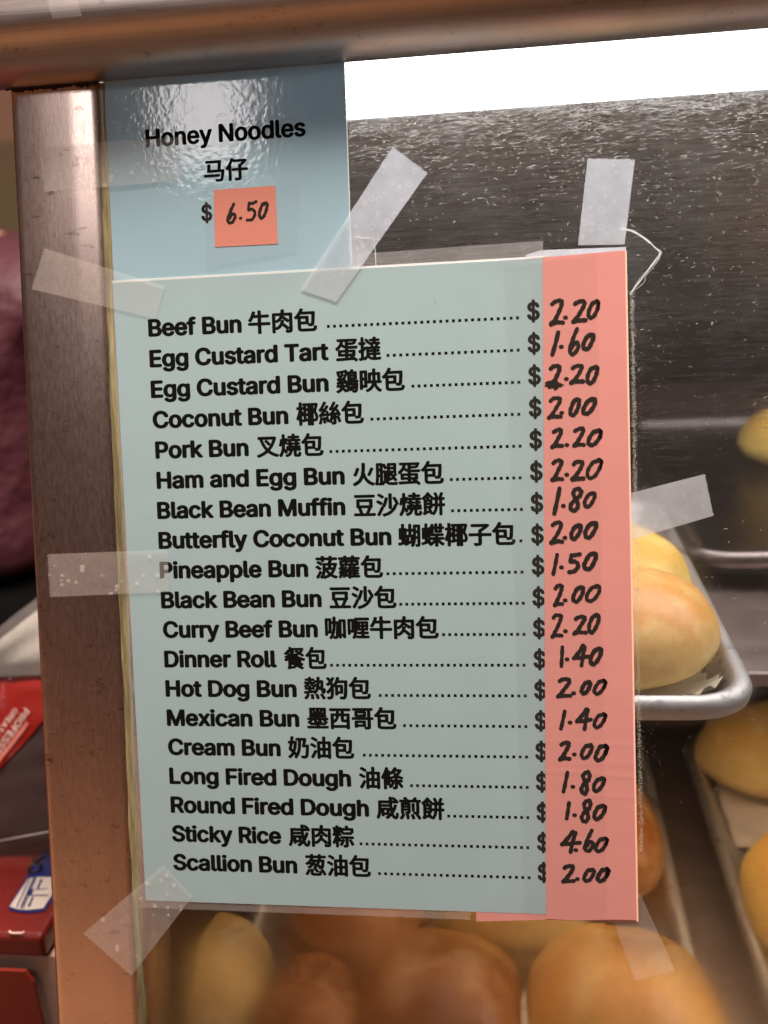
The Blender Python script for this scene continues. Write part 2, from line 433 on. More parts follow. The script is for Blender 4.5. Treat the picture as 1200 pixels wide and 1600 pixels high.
def stroke(mb, pts, w, d):
    """pts in glass mm"""
    q = [Vector((a, b)) for a, b in pts]; n = len(q); L = []; R = []
    for i in range(n):
        t = (q[min(i+1, n-1)]-q[max(i-1, 0)]); t = t.normalized() if t.length > 1e-6 else Vector((1, 0))
        nn = Vector((-t.y, t.x)); ww = w*.5*(1+.10*math.sin(i*.9+q[0].x))
        L.append(q[i]+nn*ww); R.append(q[i]-nn*ww)
    for i in range(n-1):
        mb.add([W(*L[i], d), W(*L[i+1], d), W(*R[i+1], d), W(*R[i], d)], [(0,1,2,3)])
    for c, k in ((q[0], 0), (q[-1], 1)):
        mb.add([W(c.x+math.cos(a*math.pi/5)*w*.52, c.y+math.sin(a*math.pi/5)*w*.52, d+.003+.002*k) for a in range(10)], [tuple(range(10))])
def price(mb, items, sc, ox, oy, w, d):
    k = 0
    for it in items:
        ch = it[0]
        if ch == '.':
            u, v_ = UV(ox+it[1]/sc, oy+it[2]/sc, d)
            mb.add([W(u+math.cos(a*math.pi/5)*w*.62, v_+math.sin(a*math.pi/5)*w*.52, d) for a in range(10)], [tuple(range(10))])
            continue
        x0, y0, x1, y1 = it[1:]
        h = w/.27*.5   # half stroke in photo px
        a, b = UV(ox+x0/sc+h*.8, oy+y0/sc+h*.8, d); c, e_ = UV(ox+x1/sc-h*.8, oy+y1/sc-h*.8, d)
        for st in GLYPH[ch]:
            pts = [(a+(c-a)*(x+random.uniform(-.025,.025)), b+(e_-b)*(y+random.uniform(-.02,.02))) for x, y in st]
            stroke(mb, catmull(pts), w*random.uniform(.92, 1.08), d+.004*k); k += 1

# ------------------------------------------------------------------ setting
floor = MB(); floor.box((-4, -.42, -.1), (4, 4, 0)); tag(floor.build('floor', simple('dull floor tile', (.20,.13,.09), .5, var=.2, scale=3)), None, None, kind='structure')
wl = MB(); wl.box((-4, 2.6, 0), (4, 2.7, 3.2)); wm, nt, out = newmat('two tone shop wall')
t_ = nd(nt, 'TexCoord'); s_ = nd(nt, 'SeparateXYZ'); nt.links.new(t_.outputs['Object'], s_.inputs[0])
gt = nd(nt, 'Math', operation='GREATER_THAN'); nt.links.new(s_.outputs[2], gt.inputs[0]); gt.inputs[1].default_value = 1.56
principled(nt, out, Base_Color=mix(nt, gt.outputs[0], (.34,.27,.16), (.60,.36,.27)), Roughness=.6)
tag(wl.build('wall', wm), None, None, kind='structure')

# ------------------------------------------------------------------ display case
CX0, CX1 = -.020, 1.15          # inside faces, left and right
ZB, ZT = .80, 1.42
YB = .66
SH1 = CAM.z-.222                # upper tray level
SH2 = CAM.z-.425                # lower tray level
case = thing('display_case', 'stainless steel bakery display case with a leaning scratched front glass', 'display case', (.5, .3, 0))
# top rail: round steel tube
RV, RD, RR = -126.0, 5.0, 22.0
def railp(u, ang, r=RR): return W(u, RV-math.sin(ang)*r, RD+math.cos(ang)*r)
mb = MB()
us = [-330+i*20 for i in range(78)]
mb.grid([[railp(u, a*2*math.pi/64) for a in range(64)] for u in us], True)
fix_normals(mb.build('top_rail', M_RAIL, case, smooth=True))
# corner post: folded steel, flat face, soft ridge, then a lower flank meeting the glass seal
prof = [(-55.2,-42),(-56.2,-4),(-56.0,-1.6),(-55.2,-.3),(-54.0,.35),(-52,.6),(-40,.7),(-31,.74),(-29,.72),(-27.5,.66),(-26,.57),(-24,.45),(-21,.27),(-18.2,.10),(-17.5,-.3),(-17.5,-42)]
mb = MB(); vs_ = [-104+i*12 for i in range(48)]
mb.grid([[W(u-(.0035*(v+104)), v, d+.10*math.sin(v*.03)*(d > 0)) for u, d in prof] for v in vs_], True)
o = fix_normals(mb.build('corner_post', M_POST, case, smooth=True))
# black grime where post and rail meet
mb = MB()
pp = []
for i in range(41):
    u = -57+i*1.02; pp.append((u, -103.6+1.6*abs(mnoise.noise(Vector((u*.35, 0, 3))))+1.4*mnoise.noise(Vector((u*1.3, 2, 3)))))
mb.slab([(-57,-108)]+[(-16.2,-108)]+pp[::-1], .9, 1.3)
mb.build('grime_line', M_GRIME, case)
# silicone seal
mb = MB(); rows = []
for i in range(150):
    v_ = -104+i*3.2
    j = .35*mnoise.noise(Vector((v_*.03, 1, 1)))+.06*mnoise.noise(Vector((v_*.3, 5, 1)))
    c = -16.0-.0035*(v_+104); w_ = 2.0+.6*mnoise.noise(Vector((v_*.05, 9, 1)))
    rows.append([W(c+w_*math.cos(a*math.pi/8)+j*.6, v_, .15+.55*math.sin(a*math.pi/8)) for a in range(9)])
mb.grid(rows); mb.build('silicone_seal', M_SEAL, case, smooth=True)
# glass
mb = MB(); mb.slab([(-17.4,-118),(1000,-118),(1000,440),(-19,440)], -5.0, 0.0)
glass_o = link('glass_pane', [W(-17.4,-118,0), W(1000,-118,0), W(1000,440,0), W(-19,440,0)], [(3,2,1,0)], M_GLASS, case)
mb = MB()
def flick(px, py, ln, ang, wd, curl=0.0, d=.06):
    u, v_ = UV(px, py, d); ln *= .27; wd *= .27; pts = []
    for i in range(4):
        t = i/3-.5; a = ang+curl*t
        pts.append((u+math.cos(a)*ln*t, v_+math.sin(a)*ln*t+curl*ln*.3*(t*t)))
    for i in range(3):
        t0 = Vector((pts[i+1][0]-pts[i][0], pts[i+1][1]-pts[i][1])).normalized(); n0 = Vector((-t0.y, t0.x))*wd*.5
        f0 = .4 if i == 0 else 1; f1 = .4 if i == 2 else 1
        mb.add([W(pts[i][0]+n0.x*f0, pts[i][1]+n0.y*f0, d), W(pts[i+1][0]+n0.x*f1, pts[i+1][1]+n0.y*f1, d),
                W(pts[i+1][0]-n0.x*f1, pts[i+1][1]-n0.y*f1, d), W(pts[i][0]-n0.x*f0, pts[i][1]-n0.y*f0, d)], [(0,1,2,3)])
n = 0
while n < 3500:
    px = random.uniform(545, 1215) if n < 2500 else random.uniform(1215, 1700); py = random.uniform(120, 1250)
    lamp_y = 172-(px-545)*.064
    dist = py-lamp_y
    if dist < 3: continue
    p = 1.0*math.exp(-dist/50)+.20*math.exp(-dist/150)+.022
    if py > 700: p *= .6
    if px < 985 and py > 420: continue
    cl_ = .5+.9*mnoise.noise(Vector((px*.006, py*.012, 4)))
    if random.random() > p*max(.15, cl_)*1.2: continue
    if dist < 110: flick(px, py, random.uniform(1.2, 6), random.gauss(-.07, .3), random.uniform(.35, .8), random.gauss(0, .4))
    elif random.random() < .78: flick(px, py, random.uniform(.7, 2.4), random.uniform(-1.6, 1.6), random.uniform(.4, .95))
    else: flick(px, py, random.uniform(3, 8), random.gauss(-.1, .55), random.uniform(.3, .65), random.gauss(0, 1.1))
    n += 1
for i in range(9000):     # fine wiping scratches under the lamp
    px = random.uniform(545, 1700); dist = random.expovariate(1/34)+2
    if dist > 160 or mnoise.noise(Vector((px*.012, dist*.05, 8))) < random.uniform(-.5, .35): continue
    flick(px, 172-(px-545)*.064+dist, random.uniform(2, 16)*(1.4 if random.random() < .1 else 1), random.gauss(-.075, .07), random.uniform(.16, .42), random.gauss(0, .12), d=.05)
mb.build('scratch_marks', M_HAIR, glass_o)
# band of old adhesive and lint beside the price strip
mb = MB()
for i in range(4200):
    py = random.uniform(455, 1330); t = (py-455)/875
    xc = 985+14*t if py < 1000 else 993.7+6*(py-1000)/330
    px = xc+random.gauss(2.5, 1.9)+(random.expovariate(1/14) if random.random() < .10 else 0)
    if px < xc-3: continue
    flick(px, py, random.uniform(.6, 2.0), random.uniform(-1.6, 1.6), random.uniform(.35, .9), d=.05)
mb.build('lint_band', M_RESID, glass_o)
# body panels
mb = MB()
zc = lambda v: W(0, v).z
def side(xa, xb):
    f0_, f1_ = W(0, 440, -6), W(0, -118, -6)
    prof_ = [(f0_.y, f0_.z), (YB, f0_.z), (YB, ZT-.002), (f1_.y, ZT-.002), (f1_.y, f1_.z)]
    mb.add([(xa, y, z) for y, z in prof_]+[(xb, y, z) for y, z in prof_], [(0,1,2,3,4), (9,8,7,6,5)]+[(i, 5+i, 5+(i+1) % 5, (i+1) % 5) for i in range(5)])
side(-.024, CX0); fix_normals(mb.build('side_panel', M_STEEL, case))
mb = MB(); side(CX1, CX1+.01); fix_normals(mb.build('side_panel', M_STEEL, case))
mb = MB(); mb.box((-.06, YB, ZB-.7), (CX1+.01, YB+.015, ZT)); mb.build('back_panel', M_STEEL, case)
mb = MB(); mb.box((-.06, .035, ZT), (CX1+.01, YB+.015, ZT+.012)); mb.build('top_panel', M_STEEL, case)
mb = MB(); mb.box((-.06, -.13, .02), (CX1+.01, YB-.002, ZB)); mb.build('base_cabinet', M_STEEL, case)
mb = MB(); mb.box((CX0+.002, .055, SH1-.012), (CX1-.002, YB-.002, SH1-.004)); bevel(mb.build('shelf', M_SHELF, case), .002)
mb = MB(); mb.box((CX0+.002, -.082, SH2-.012), (CX1-.002, YB-.002, SH2-.004)); bevel(mb.build('shelf', M_SHELF, case), .002)
# lamp along the top, behind the rail
zl = V(870, 150, .13).z
fx = MB(); fx.box((CX0+.004, .10, zl+.048), (CX1-.004, .20, ZT-.002)); fix_o = fx.build('lamp_housing', M_STEEL, case)
fx = MB(); rows = []
for i in range(13):
    a = math.pi*i/12
    rows.append([Vector((x, .15-.045*math.cos(a), zl+.048-.050*math.sin(a))) for x in (CX0+.03, CX1-.03)])
fx.grid(rows); fx.build('lamp_diffuser', M_LAMP, fix_o, smooth=True)

# steel reflector sheet sloping down behind the lamp
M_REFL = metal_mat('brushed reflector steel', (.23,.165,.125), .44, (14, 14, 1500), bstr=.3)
fx = MB(); zr0, zr1 = zl+.046, V(870, 600, .64).z; rows = []
for i in range(25):
    t = i/24; rows.append([Vector((x, .198+.445*t**1.25, zr0+(zr1-zr0)*t)) for x in (CX0+.004, CX1-.004)])
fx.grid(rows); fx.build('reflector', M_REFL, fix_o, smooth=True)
# ------------------------------------------------------------------ trays, liners and buns
def tray(x0, x1, y0, y1, z, label, hgt=.019, mat=None):
    t = thing('baking_tray', label, 'tray', ((x0+x1)/2, (y0+y1)/2, z-.004), 'aluminium baking trays inside the case')
    def loop(inset, zz, r):
        a0, a1, b0, b1 = x0+inset, x1-inset, y0+inset, y1-inset; r = max(r-inset, .006); L = []
        for (cx_, cy_, s) in ((a1-r, b0+r, -90), (a1-r, b1-r, 0), (a0+r, b1-r, 90), (a0+r, b0+r, 180)):
            for k in range(9):
                an = rad(s+k*90/8); L.append(Vector((cx_+math.cos(an)*r, cy_+math.sin(an)*r, zz)))
        return L
    mb = MB(); R = .028
    pr = [(.0075, hgt-.012), (.0, hgt-.008), (-.001, hgt-.004), (.0005, hgt), (.0035, hgt+.0015), (.007, hgt), (.0095, hgt-.006), (.018, .001), (.024, 0)]
    mb.grid([loop(i, z+zz, R) for i, zz in pr], True)
    n0 = len(mb.v)-36; mb.f.append(tuple(range(n0, n0+36)))
    o = fix_normals(mb.build('pan', mat or M_TRAY, t, smooth=True))
    return t
def bunmat(name, low, mid, top, gloss=.35):
    m, nt, out = newmat(name)
    t = nd(nt, 'TexCoord'); s = nd(nt, 'SeparateXYZ'); nt.links.new(t.outputs['Generated'], s.inputs[0])
    v = coords(nt); n_ = noise(nt, v, 28, 5, .6)
    ad = nd(nt, 'Math', operation='MULTIPLY_ADD'); nt.links.new(n_, ad.inputs[0]); ad.inputs[1].default_value = .45
    nt.links.new(s.outputs[2], ad.inputs[2])
    c = ramp(nt, ad.outputs[0], [(.25, low), (.62, mid), (.98, top)])
    c = mix(nt, ramp(nt, noise(nt, v, 17, 4, .65), [(.48, 0.), (.68, .65)]), c, tuple(min(1, x*1.25+.05) for x in low))
    c = mix(nt, ramp(nt, noise(nt, v, 160, 4, .6), [(.45, 0.), (.8, .35)]), c, tuple(x*.6 for x in top))
    principled(nt, out, Base_Color=c, Roughness=gloss, Coat_Weight=.05, Coat_Roughness=.35, Specular_IOR_Level=.3, Subsurface_Weight=.12,
               Subsurface_Radius=(.012,.006,.003), Normal=bump(nt, noise(nt, v, 90, 4, .6), .25, .0015))
    return m
B_GOLD = bunmat('golden bun crust', (.86,.62,.26), (.82,.47,.14), (.74,.33,.085))
B_PALE = bunmat('pale bun crust', (.82,.66,.36), (.78,.56,.22), (.66,.40,.12), .5)
B_YELL = bunmat('yellow bun crust', (.85,.66,.26), (.82,.55,.13), (.74,.40,.08), .5)
B_BROWN = bunmat('brown roll crust', (.62,.36,.13), (.48,.21,.055), (.32,.10,.022), .3)
def bun(loc, rx, ry, h, mat, label, rot=0, seed=0, cat='bun', flat=.0, sq=2.0):
    mb = MB(); rows = []
    n1, n2 = 22, 40
    for i in range(n1+1):
        ph = -math.pi/2+math.pi*i/n1; r = math.cos(ph); zz = math.sin(ph)
        zz = zz*.62+.38 if zz > 0 else zz*.38+.38       # flat underside, domed top
        row = []
        for j in range(n2):
            th = 2*math.pi*j/n2
            e = 2.0/sq; cc, ss = math.cos(th), math.sin(th)
            x = math.copysign(abs(cc)**e, cc)*r; y = math.copysign(abs(ss)**e, ss)*r
            k = 1+.05*mnoise.noise(Vector((x*1.6+seed*7, y*1.6, zz*2)))
            a = rad(rot); X = x*rx*k; Y = y*ry*k
            row.append((X*math.cos(a)-Y*math.sin(a), X*math.sin(a)+Y*math.cos(a), h*zz*(1+.06*mnoise.noise(Vector((x*2+seed*3, y*2, 5))))))
        rows.append(row)
    mb.grid(rows, True)
    o = mb.build('bun', mat, smooth=True); o.name = 'bun'; o.location = loc
    return tag(o, label, cat, 'baked buns inside the display case')
# upper tray with golden buns
pc = H(1196, 1082, SH1+.024)
TX1 = pc.x; TY0 = pc.y
tray(max(CX0+.008, TX1-.33), TX1, TY0, TY0+.30, SH1, 'aluminium baking tray on the upper shelf behind the pink price strip')
zt = SH1+.001
pb = H(1040, 1050, zt+.01)
b1 = Vector((pb.x-.024, TY0+.024+.034, zt+.004))
bun(b1, .050, .046, .052, B_GOLD, 'big glossy golden bun nearest the right corner of the upper tray', seed=1, rot=12)
pl = MB(); rows = []
for i in range(6):
    r = .2+.8*i/5
    rows.append([(b1.x+(.056*r)*math.cos(a*2*math.pi/96), b1.y+(.050*r)*math.sin(a*2*math.pi/96), zt+.0006+(.002+.011*max(0, r-.72)/.28+.0018*math.sin(a*1.9)*max(0, r-.6)/.4)) for a in range(96)])
pl.grid(rows, True)
o = pl.build('paper_liner', simple('waxed baking paper', (.78,.70,.55), .5, var=.1), smooth=True, loc=(b1.x, b1.y, zt))
tag(o, 'crimped paper liner under the big golden bun on the upper tray', 'paper liner')
p2 = H(1012, 905, zt+.03)
bun((p2.x-.016, b1.y+.088, zt), .044, .042, .047, B_YELL, 'yellow bun behind the big golden bun on the upper tray', seed=2, rot=30)
bun((b1.x-.145, b1.y+.01, zt), .062, .054, .058, B_GOLD, 'golden bun behind the menu card on the upper tray', seed=3)
# added light, unseen under the upper shelf, to brighten the lower buns
area('shelf_light', (.35, .15, SH1-.03), (.35, .06, SH2), .7, .03, .62, (1.0, .74, .46))
# tray pushed back on the right
p3 = H(1078, 856, SH1+.024)
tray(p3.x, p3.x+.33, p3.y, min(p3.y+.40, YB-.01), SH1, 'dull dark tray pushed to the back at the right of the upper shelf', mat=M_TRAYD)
p4 = H(1212, 742, zt)
bun((p4.x+.026, p4.y+.03, zt), .048, .046, .052, B_YELL, 'pale yellow bun on the tray at the back right edge', seed=4)
# lower level
zt2 = SH2+.001
e0 = H(1058, 1381, SH2+.024); e1 = H(1125, 1597, SH2+.024)
LX1 = (e0.x+e1.x)/2
tray(max(CX0+.006, LX1-.40), LX1, -.045, .40, SH2, 'aluminium tray of brown rolls on the lower shelf under the menu card')
def lowbun(px, py, rx, ry, h, mat, label, seed, rot=0, sq=2.0, cat='bun'):
    p = H(px, py, zt2+h*.45)
    return bun((p.x, p.y, zt2), rx, ry, h, mat, label, rot, seed, cat, sq=sq)
lowbun(318, 1530, .040, .040, .060, B_PALE, 'pale round bun below the left end of the menu card', 11)
lowbun(490, 1600, .030, .046, .048, B_BROWN, 'reddish brown narrow bun below the menu card beside the pale bun', 12, 15)
lowbun(685, 1572, .043, .046, .056, B_BROWN, 'large squarish brown roll below the middle of the menu card', 13, 0, 3.2, 'roll')
lowbun(975, 1590, .049, .056, .062, B_GOLD, 'orange glossy bun below the pink price strip', 14, 0, 2.6)
lowbun(952, 1300, .034, .060, .050, B_BROWN, 'brown bun just right of the pink strip on the lower tray', 15, 0, 2.4)
lowbun(800, 1380, .050, .046, .056, B_PALE, 'tan bun half hidden behind the bottom edge of the menu card', 16)
lowbun(560, 1395, .044, .046, .050, B_BROWN, 'dark brown bun mostly hidden behind the menu card', 17)
f0 = H(1105, 1296, SH2+.024); f1 = H(1200, 1509, SH2+.024)
RX0 = (f0.x+f1.x)/2
tray(RX0, RX0+.33, H(1200, 1600, SH2).y-.02, H(1075, 1140, SH2+.02).y, SH2, 'aluminium tray with pale buns at the right of the lower shelf')
p5 = H(1165, 1165, zt2+.03); bun((p5.x+.026, p5.y, zt2), .062, .050, .060, B_PALE, 'pale bun at the far end of the right lower tray', 0, 21)
p6 = H(1212, 1400, zt2+.03); bun((p6.x+.030, p6.y, zt2), .048, .066, .062, B_YELL, 'yellow bun cut by the photo edge on the right lower tray', 0, 22)
pl = MB(); q = [H(1112, 1215, zt2), H(1230, 1205, zt2), H(1260, 1330, zt2), H(1150, 1330, zt2)]
rows = [[q[0].lerp(q[1], j/10).lerp(q[3].lerp(q[2], j/10), i/10)+Vector((0, 0, .003+.003*mnoise.noise(Vector((i*.5, j*.5, 2))))) for j in range(11)] for i in range(11)]
pl.grid(rows); tag(pl.build('paper_sheet', simple('grey baking paper', (.55,.47,.42), .6, var=.1), smooth=True, loc=q[0]), 'grey sheet of baking paper between the two pale buns at lower right', 'paper sheet')

# ------------------------------------------------------------------ cards on the glass
D_H, D_M, D_P, D_T = .40, .85, 1.15, 1.45
def px_slab(pts, d0, d1):
    mb = MB(); mb.slab([UV(x, y, d1) for x, y in pts], d0, d1); return mb
# Honey noodles card
hc = thing('noodle_card', 'upper pale blue glossy card reading Honey Noodles, tucked behind the menu', 'card', W(36, -20, 0))
hu0, hv0 = UV(163, 122, D_H); hu1, hv1 = UV(538, 92, D_H)
cl_ = [UV(160,118,D_H), (UV(160,118,D_H)[0], -110), (UV(539,95,D_H)[0], -110), UV(549,430,D_H), UV(178,452,D_H)]
mb = MB(); mb.slab([(-14.6,-110), (86.0,-110), (86.3,-16), (-14.0,-16)], .12, D_H); mb.build('card', M_HONEY, hc)
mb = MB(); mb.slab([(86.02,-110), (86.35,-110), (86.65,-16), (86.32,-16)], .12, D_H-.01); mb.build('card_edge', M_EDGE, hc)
mb = MB()
u_, v_ = UV(228, 228, D_H); u2, v2 = UV(478, 213, D_H)
vs, fs = text_mesh('Honey Noodles', 13.2, .42)
x0 = min(p[0] for p in vs); x1 = max(p[0] for p in vs); k = (u2-u_)/(x1-x0)
vb = (v_+v2)/2
mb.add([W(u_+(x-x0)*k, vb-y, D_H+.02+.0012*(i//(len(vs)//9))) for i, (x, y) in enumerate(vs)], fs); mb.build('printed_title', M_INK, hc)
mb = MB(); u_, v_ = UV(319, 284, D_H); u2, _ = UV(388, 280, D_H); place_text(mb, '马仔', 9.5, .34, u_, u2, v_-.6, D_H+.02, False); mb.build('printed_chinese', M_INK, hc)
mb = MB(); u_, v_ = UV(315, 345, D_H); u2, _ = UV(332, 345, D_H); place_text(mb, '$', 12.4, .36, u_, u2, v_, D_H+.02); mb.build('printed_dollar', M_INK, hc)
# tape square over its price, sticker and figure
st = thing('price_sticker', 'square coral sticker with handwritten 6.50 on the upper card', 'sticker', G(383, 385, D_H))
mb = px_slab([(334,297),(430,290),(434,381),(336,386)], D_H+.01, D_H+.16); mb.build('sticker', M_STICK, st)
mb = MB(); price(mb, [('6',705,635,741,699),('.',752,682),('5',766,629,806,691),('0',805,631,840,684)], 2, 0, 0, 1.25, D_H+.19); mb.build('handwritten_price', M_MARK, st)
# menu card
menu = thing('menu_card', 'large laminated pale blue menu card listing buns in English and Chinese', 'menu', W(90, 243, 0))
mb = MB(); mb.slab([(-14.6,-22.6), (170,-23.4), (170,243.4), (-12.9,242.9)], .46, D_M); mb.build('card', M_MENU, menu)
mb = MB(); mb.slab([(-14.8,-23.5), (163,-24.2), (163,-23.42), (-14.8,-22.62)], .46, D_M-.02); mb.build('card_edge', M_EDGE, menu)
# laminate margin all round
mb = MB()
for q in ([(-17.5,-22.0), (-14.62,-22.0), (-12.92,246.3), (-16.5,246.3)], [(-12.9,242.95), (128,243.4), (128,246.9), (-12.9,246.3)], [(86.5,-29.0), (163,-30.2), (163,-24.25), (86.5,-23.7)]):
    mb.add([W(a, b, .62) for a, b in q], [(3,2,1,0)])
mb.build('laminate_margin', M_LAM, menu)
ROWS = [('Beef Bun','牛肉包',232,378,388,496,511,811),('Egg Custard Tart','蛋撻',234,514,524,596,604,812),('Egg Custard Bun','鷄映包',236,514,525,633,643,813),
('Coconut Bun','椰絲包',239,451,463,569,579,813),('Pork Bun','叉燒包',243,389,401,506,515,815),('Ham and Egg Bun','火腿蛋包',245,539,551,694,703,815),
('Black Bean Muffin','豆沙燒餅',246,540,553,696,705,817),('Butterfly Coconut Bun','蝴蝶椰子包',248,612,622,806,811,817),('Pineapple Bun','菠蘿包',250,482,493,599,604,818),
('Black Bean Bun','豆沙包',252,503,515,620,624,820),('Curry Beef Bun','咖喱牛肉包',255,497,508,686,691,821),('Dinner Roll','餐包',257,433,444,511,516,821),
('Hot Dog Bun','熱狗包',259,464,475,580,592,823),('Mexican Bun','墨西哥包',261,468,480,620,630,824),('Cream Bun','奶油包',263,439,450,554,567,825),
('Long Fired Dough','油條',265,549,561,631,641,826),('Round Fired Dough','咸煎餅',267,577,588,695,699,827),('Sticky Rice','咸肉粽',269,440,451,554,562,827),('Scallion Bun','葱油包',271,465,477,580,591,829)]
def ux(px, row):
    # u where the row's baseline (v = row*12.7) meets photo column px
    lo, hi = 300.0, 1500.0; v_ = row*12.7
    for _ in range(40):
        m_ = (lo+hi)/2
        if UV(px, m_, D_M)[1] < v_: lo = m_
        else: hi = m_
    return UV(px, lo, D_M)[0]
for i, (en, cn, a, b, c, d, e, f) in enumerate(ROWS):
    vb = i*12.7; mb = MB(); dd = D_M+.02
    place_text(mb, en, 13.0, .50, ux(a, i), ux(b, i), vb, dd)
    place_text(mb, cn, 9.9, .40, ux(c, i), ux(d, i), vb+.15, dd, False)
    ua, ub = ux(e, i), ux(f, i); n = max(1, round((ub-ua-1.15)/2.56)+1) if ub-ua > 3 else 1
    for k in range(n):
        x = ua+.58+(ub-ua-1.16)*(k/(n-1) if n > 1 else .5)
        mb.add([W(x-.60, vb-1.2, dd), W(x+.60, vb-1.2, dd), W(x+.60, vb, dd), W(x-.60, vb, dd)], [(3,2,1,0)])
    ud = ux(823.4+i*.92, i)
    place_text(mb, '$', 13.0, .42, ud, ud+5.1, vb+.3, dd)
    mb.build('printed_line', M_INK, menu)
# pink backing sheet peeping out and the pink strip of prices
strip = thing('price_strip', 'long salmon pink paper strip of handwritten prices down the right side of the menu', 'price strip', G(925, 1437, D_P))
mb = MB(); su0 = UV(848,402,D_P); su1 = UV(978,392,D_P); su2 = UV(996,1440,D_P); su3 = UV(853.5,1436,D_P)
rows = []
for i in range(300):
    t = i/299; row = []
    a = Vector(su0).lerp(Vector(su3), t); b = Vector(su1).lerp(Vector(su2), t)
    for j in range(13):
        s = j/12; p = a.lerp(b, s)
        d = D_P+.05*mnoise.noise(Vector((s*2, t*9, 3)))
        for tc_, sl, a_, s0, s1 in ((.725, .006, .055, .0, 1.), (.757, -.004, .04, .3, 1.), (.772, .010, .06, .0, 1.), (.806, .004, .05, .5, 1.), (.108, .012, .05, .1, .6), (.35, -.01, .03, .0, .4), (.60, .004, .03, .0, .7)):
            if s0 <= s <= s1: d += a_*math.exp(-((t-tc_-sl*(s-.5))/.0022)**2)
        bot = max(0, t-.97)/.03*(.35*math.sin(s*5.5)-.2)
        row.append(W(p.x, p.y+bot, d))
    rows.append(row)
mb.grid(rows)
o = mb.build('paper_strip', M_PINK, strip, smooth=True)
mb = px_slab([(752,412),(850,402),(978,391),(996,1441),(853,1437),(744,1440),(744,1400),(840,1400),(835,425),(752,425)], .66, .80); mb.build('backing_sheet', M_PINK, strip)
mb = px_slab([(822,398),(846,391),(978,386),(978.5,392),(848,402),(822,405)], .47, .60); mb.build('film_top', M_TAPE_GLASS, strip)
mb = px_slab([(976.6,392),(979.2,392),(997.6,1440),(995.0,1440)], D_P-.1, D_P+.06); mb.build('cut_edge', simple('pale cut paper edge', (.95,.55,.42), .5), strip)
Z1, Z2, Z3 = (4.572,800,370), (4.212,800,700), (4.212,800,1060)
PR = [(Z1,[('2',265,448,380,632),('.',382,577),('2',425,450,540,612),('0',533,452,630,588)]),
(Z1,[('1',272,675,345,852),('.',352,785),('6',398,652,490,845),('0',495,688,594,812)]),
(Z1,[('2',255,912,362,1080),('.',388,1015),('2',408,912,522,1050),('0',523,918,624,1052)]),
(Z1,[('2',250,1143,365,1300),('.',355,1258),('0',403,1150,494,1284),('0',495,1148,606,1274)]),
(Z1,[('2',275,1368,372,1510),('.',392,1487),('2',430,1360,530,1502),('0',530,1372,648,1498)]),
(Z2,[('2',252,72,345,220),('.',360,175),('2',385,80,485,215),('0',482,70,598,204)]),
(Z2,[('1',263,260,328,437),('.',338,380),('8',368,256,472,417),('0',465,285,557,395)]),
(Z2,[('2',245,480,345,632),('.',348,590),('0',376,498,464,607),('0',468,482,566,599)]),
(Z2,[('1',258,692,310,840),('.',325,785),('5',360,688,457,826),('0',462,682,565,808)]),
(Z2,[('2',268,895,345,1042),('.',350,1002),('0',390,905,480,1020),('0',478,898,589,1017)]),
(Z2,[('2',252,1088,342,1250),('.',352,1205),('2',398,1100,500,1230),('0',493,1088,582,1222)]),
(Z2,[('1',312,1302,344,1445),('.',362,1390),('4',395,1290,512,1442),('0',503,1308,598,1432)]),
(Z3,[('2',290,-8,398,130),('.',405,97),('0',445,12,527,110),('0',528,3,627,110)]),
(Z3,[('1',308,207,360,342),('.',382,290),('4',415,187,532,342),('0',528,222,627,332)]),
(Z3,[('2',305,412,392,543),('.',410,500),('0',445,427,537,535),('0',538,430,637,549)]),
(Z3,[('1',325,608,378,753),('.',400,713),('8',440,605,527,767),('0',525,645,617,752)]),
(Z3,[('1',347,808,388,933),('.',412,900),('8',445,791,532,955),('0',528,825,622,936)]),
(Z3,[('4',312,995,457,1155),('.',420,1130),('6',465,988,547,1145),('0',540,1040,637,1148)]),
(Z3,[('2',325,1222,420,1350),('.',430,1320),('0',461,1245,552,1344),('0',551,1243,645,1343)])]
for z, it in PR:
    mb = MB(); price(mb, it, z[0], z[1], z[2], 1.62, D_P+.09); mb.build('handwritten_price', M_MARK, strip)
mb = MB()   # rubbed-out blot under the third price
for k in range(46):
    x = 864+random.gauss(0, 4.6); y = 601+random.gauss(0, 2.6)
    stroke(mb, [UV(x-2.2, y+1.4, D_P), UV(x+1.6, y-.9, D_P)], random.uniform(.35, .9), D_P+.10+.001*k)
mb.build('ink_blot', M_MARK, strip)

# ------------------------------------------------------------------ tapes
def tape(corners, d, mat, label, saw=(0, 1), name='tape_piece', bub=None):
    """corners a,b,c,d in photo px: a-d is the first end, b-c the second; saw ends get teeth"""
    a, b, c, e = [Vector(UV(x, y, d)) for x, y in corners]
    def saw_line(p, q, outw, n=13):
        L = []
        for i in range(2*n+1):
            t = i/(2*n); L.append(p.lerp(q, t)+outw*(.55 if i % 2 else 0)*random.uniform(.7, 1.2))
        return L
    ax = (b-a).normalized()
    end2 = saw_line(b, c, ax) if 1 in saw else [b, c]
    end1 = saw_line(e, a, -ax) if 0 in saw else [e, a]
    pts = [a]+end2+end1[:-1]
    n = len(pts)
    o = link(name, [W(p.x, p.y, d) for p in pts], [tuple(range(n-1, -1, -1))], mat, loc=W(a.x, a.y, d))
    return tag(o, label, 'tape', 'pieces of clear sticky tape holding the cards')
tape([(63,229),(280,214),(282,282),(70,300)], D_T, M_TAPE_METAL, 'bubbly tape joining the steel post to the upper noodle card', saw=(0,))
tape([(70,388),(256,447),(243,498),(50,452)], D_T, M_TAPE_PLAIN, 'slanting tape from the post to the top left corner of the menu')
